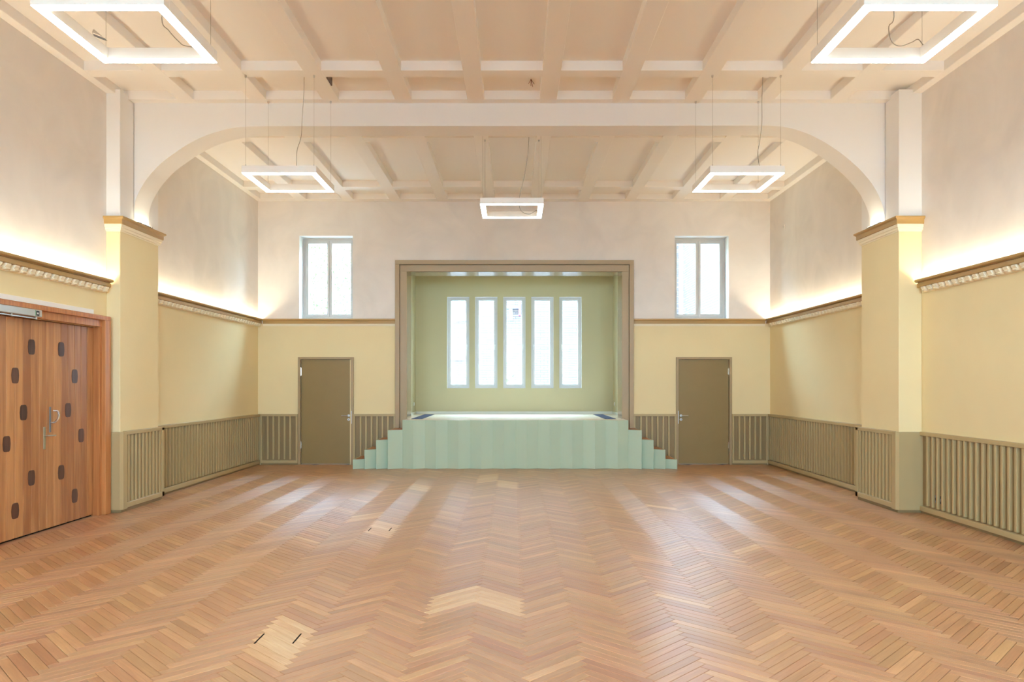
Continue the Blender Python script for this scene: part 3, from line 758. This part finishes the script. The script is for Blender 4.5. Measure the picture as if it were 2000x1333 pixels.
# ================================================================== SMALL THINGS
# ceiling fixture seen through the front lamp
d0 = 7.63
e = tag(empty('ceiling_spotlight', (px(190, 7.63), 7.72, ZC+.11)), 'small metal spotlight on the ceiling, seen through the lamp by the wooden doors', 'spotlight')
MB().tube([(0, 0, 0), (0, 0, -.03)], .035, 14).build('mount', M['steel'], e)
o = MB().box(-.075, .075, -.03, .03, -.075, -.03, c=.006).build('lamp_head', M['closer'], e); o.rotation_euler = (0, .25, .4)
o = MB().box(-.06, .06, -.022, .022, -.081, -.074, c=.002).build('lens', M['grey'], e); o.rotation_euler = (0, .25, .4)
# loose wires out of the ceiling
yy = 8.95
e = tag(empty('loose_wires', (px(1037, yy), yy, ZK)), 'loose wire ends hanging from a coffer before the arch', 'wires')
for i, (dx, dz) in enumerate(((-.03, -.055), (0, -.08), (.022, -.085), (.04, -.05))):
    MB().tube(catmull([(0, 0, 0), (dx*.3, 0, dz*.4), (dx, .01*i, dz)], 4), .003, 6).build('wire', M['bark'] if i % 2 else M['maroon'], e)
# dark vent hole on the side of a beam
e = tag(empty('ceiling_vent', (px(648, 8.8), 8.79, ZC+.06)), 'dark open vent in the corner of a small coffer before the arch', 'vent')
MB().box(-.004, .012, -.10, .10, -.045, .045).build('opening', M['inlay'], e)
q = MB(); q.box(.0, .016, -.11, -.10, -.05, .05); q.box(.0, .016, .10, .11, -.05, .05); q.build('edge', M['bark'], e)
e.location.x = -.025+.91*-2.5+.105
# smoke-detector-like pin on the cross beam
# sockets in the battened wainscot
for (x_, y_, m_, lb, ct) in ((1831, 976, 'grey', 'grey socket plate between wainscot battens on the doorless wall', 'socket'), (1843, 979, 'black', 'black socket between wainscot battens on the doorless wall', 'socket')):
    Y = F*4.975/(x_-1004); z = EYE-(y_-751)/F*Y
    k_ = math.floor((9.05-Y-.035)/.105); Y = 9.05-.035-(k_+.62)*.105
    e = tag(empty('wall_socket', (4.984, Y, z)), lb, ct, 'sockets low on the doorless wall')
    MB().box(-.016, .0, -.03, .025, -.045, .045, c=.003).build('plate', M[m_], e)
    MB().tube([(-.0135, 0, 0), (-.018, 0, 0)], .018, 14).build('insert', M['grey'] if m_ == 'black' else M['black'], e)
# switches on the stage side walls
for (sx, lb) in ((-1, 'white switch on the stage side wall nearest the wooden doors'), (1, 'white switch on the stage side wall away from the wooden doors')):
    xx = -2.23 if sx < 0 else 2.24
    e = tag(empty('light_switch', (xx, 16.5, 1.13)), lb, 'switch', 'switches on the stage side walls')
    MB().box(0, -sx*.014, -.04, .04, -.04, .04, c=.003).build('plate', M['sock'], e)
    MB().box(-sx*.014, -sx*.02, -.028, .028, -.028, .028, c=.002).build('rocker', M['sock'], e)
# small clip on the far right wall
Yc = F*5/(1532.5-1004)
e = tag(empty('wall_clip', (5.0, Yc, pz(444, Yc))), 'tiny white clip high on the doorless wall beyond the pier', 'clip')
MB().box(-.012, 0, -.012, .012, -.055, .045, c=.004).build('clip_body', M['body'], e)
MB().tube([(-.012, 0, .0), (-.025, 0, -.01), (-.025, 0, .02)], .003, 6).build('hook', M['steel'], e)

# ================================================================== OUTSIDE
struct(MB().box(-60, 60, -60, 70, -.6, -.3).build('ground', M['ground']), 'pale paved yard outside the windows')
def brick_face(mbx): return mbx
def metres(me, axis):
    uv = me.uv_layers.new(name='metres')
    for lp in me.loops:
        c = me.vertices[lp.vertex_index].co; uv.data[lp.index].uv = (c[axis], c.z)
def house(name, x0, x1, y0, y1, z1, axis, label, cat='building'):
    e = tag(empty(name, ((x0+x1)/2, (y0+y1)/2, -.3)), label, cat)
    ex, ey = e.location.x, e.location.y
    o = MB().box(x0-ex, x1-ex, y0-ey, y1-ey, 0, z1+.3).build('brick_wall', M['brick'], e); metres(o.data, axis)
    MB().box(x0-ex-.15, x1-ex+.15, y0-ey-.15, y1-ey+.15, z1+.3, z1+.5).build('roof_edge', M['concrete'], e)
    return e, ex, ey
e, ex, ey = house('brick_building', -15, 6.0, 27, 36, 10.6, 0, 'wide brick building seen through the stage windows and behind the tree')
def win(xa, xb, za, zb, m_='slate', nm='window'):
    f_ = MB().box(xa-ex, xb-ex, 27-ey-.06, 27-ey+.1, za+.3, zb+.3).build(nm, M['frame'], e)
    MB().box(xa-ex+.05, xb-ex-.05, 27-ey-.08, 27-ey, za+.35, zb+.25).build('pane', M[m_], f_)
D = 27
win(px(884, D), px(909, D), pz(628, D), pz(588, D)); win(px(883, D), px(909, D), pz(704, D), pz(692, D), 'concrete', 'vent_panel'); win(px(994, D), px(1001, D), pz(627, D), pz(604, D))
q = MB(); q.box(px(990, D)-ex, px(1017, D)-ex, 26.7-ey, 26.95-ey, pz(604.5, D)+.3, pz(600, D)+.3); q.build('steel_beam', M['slate'], e)
q = MB(); q.box(px(1013, D)-ex, px(1017, D)-ex, 26.6-ey, 26.95-ey, pz(618, D)+.3, pz(585, D)+.3); q.build('post', M['maroon'], e)
for (a_, b_, c_, d_) in ((628, 641, 583, 570), (655, 668, 517, 508), (648, 660, 609, 593), (606, 622, 520, 505), (676, 686, 575, 565)): win(px(a_, D), px(b_, D), pz(c_, D), pz(d_, D))
e, ex, ey = house('brick_annex', 6.0, 12, 17.5, 26.4, 7.5, 1, 'brick building receding beyond the high window on the doorless side')
def tree(x, y, zc, rx, rz_, n, label, nm='leafy_tree', rs=3):
    e = tag(empty(nm, (x, y, -.3)), label, 'tree'); rnd = random.Random(rs)
    q = MB(); q.tube([(0, 0, 0), (.05, 0, zc*.5), (0, .05, zc+.6)], [.12, .09, .04], 8)
    for i in range(9):
        a = rnd.uniform(0, 6.28); z = rnd.uniform(zc*.55, zc+.3); q.tube([(0, 0, z), (math.cos(a)*rx*.5, math.sin(a)*rx*.5, z+.4), (math.cos(a)*rx*.95, math.sin(a)*rx*.95, z+.6)], [.035, .022, .008], 6)
    q.build('trunk', M['bark'], e)
    q = MB()
    for i in range(n):
        while True:
            p = Vector((rnd.uniform(-1, 1), rnd.uniform(-1, 1), rnd.uniform(-1, 1)))
            if p.length < 1: break
        c = Vector((p.x*rx, p.y*rx, zc+.3+p.z*rz_)); u = Vector((rnd.gauss(0, 1), rnd.gauss(0, 1), rnd.gauss(0, 1))).normalized(); v_ = u.orthogonal().normalized()
        s = rnd.uniform(.04, .075); q.quad([c-u*s, c+v_*s*.45, c+u*s, c-v_*s*.45])
    o = q.build('foliage', M['leaf'], e); o['kind'] = 'stuff'
    return e
tree(-5.5, 22, 4.4, 1.7, 2.1, 2400, 'pale leafy tree outside the high window near the wooden doors')
tree(-.25, 22, 1.6, .25, .6, 130, 'small shrub outside the middle slit window of the stage', 'garden_shrub', 9)
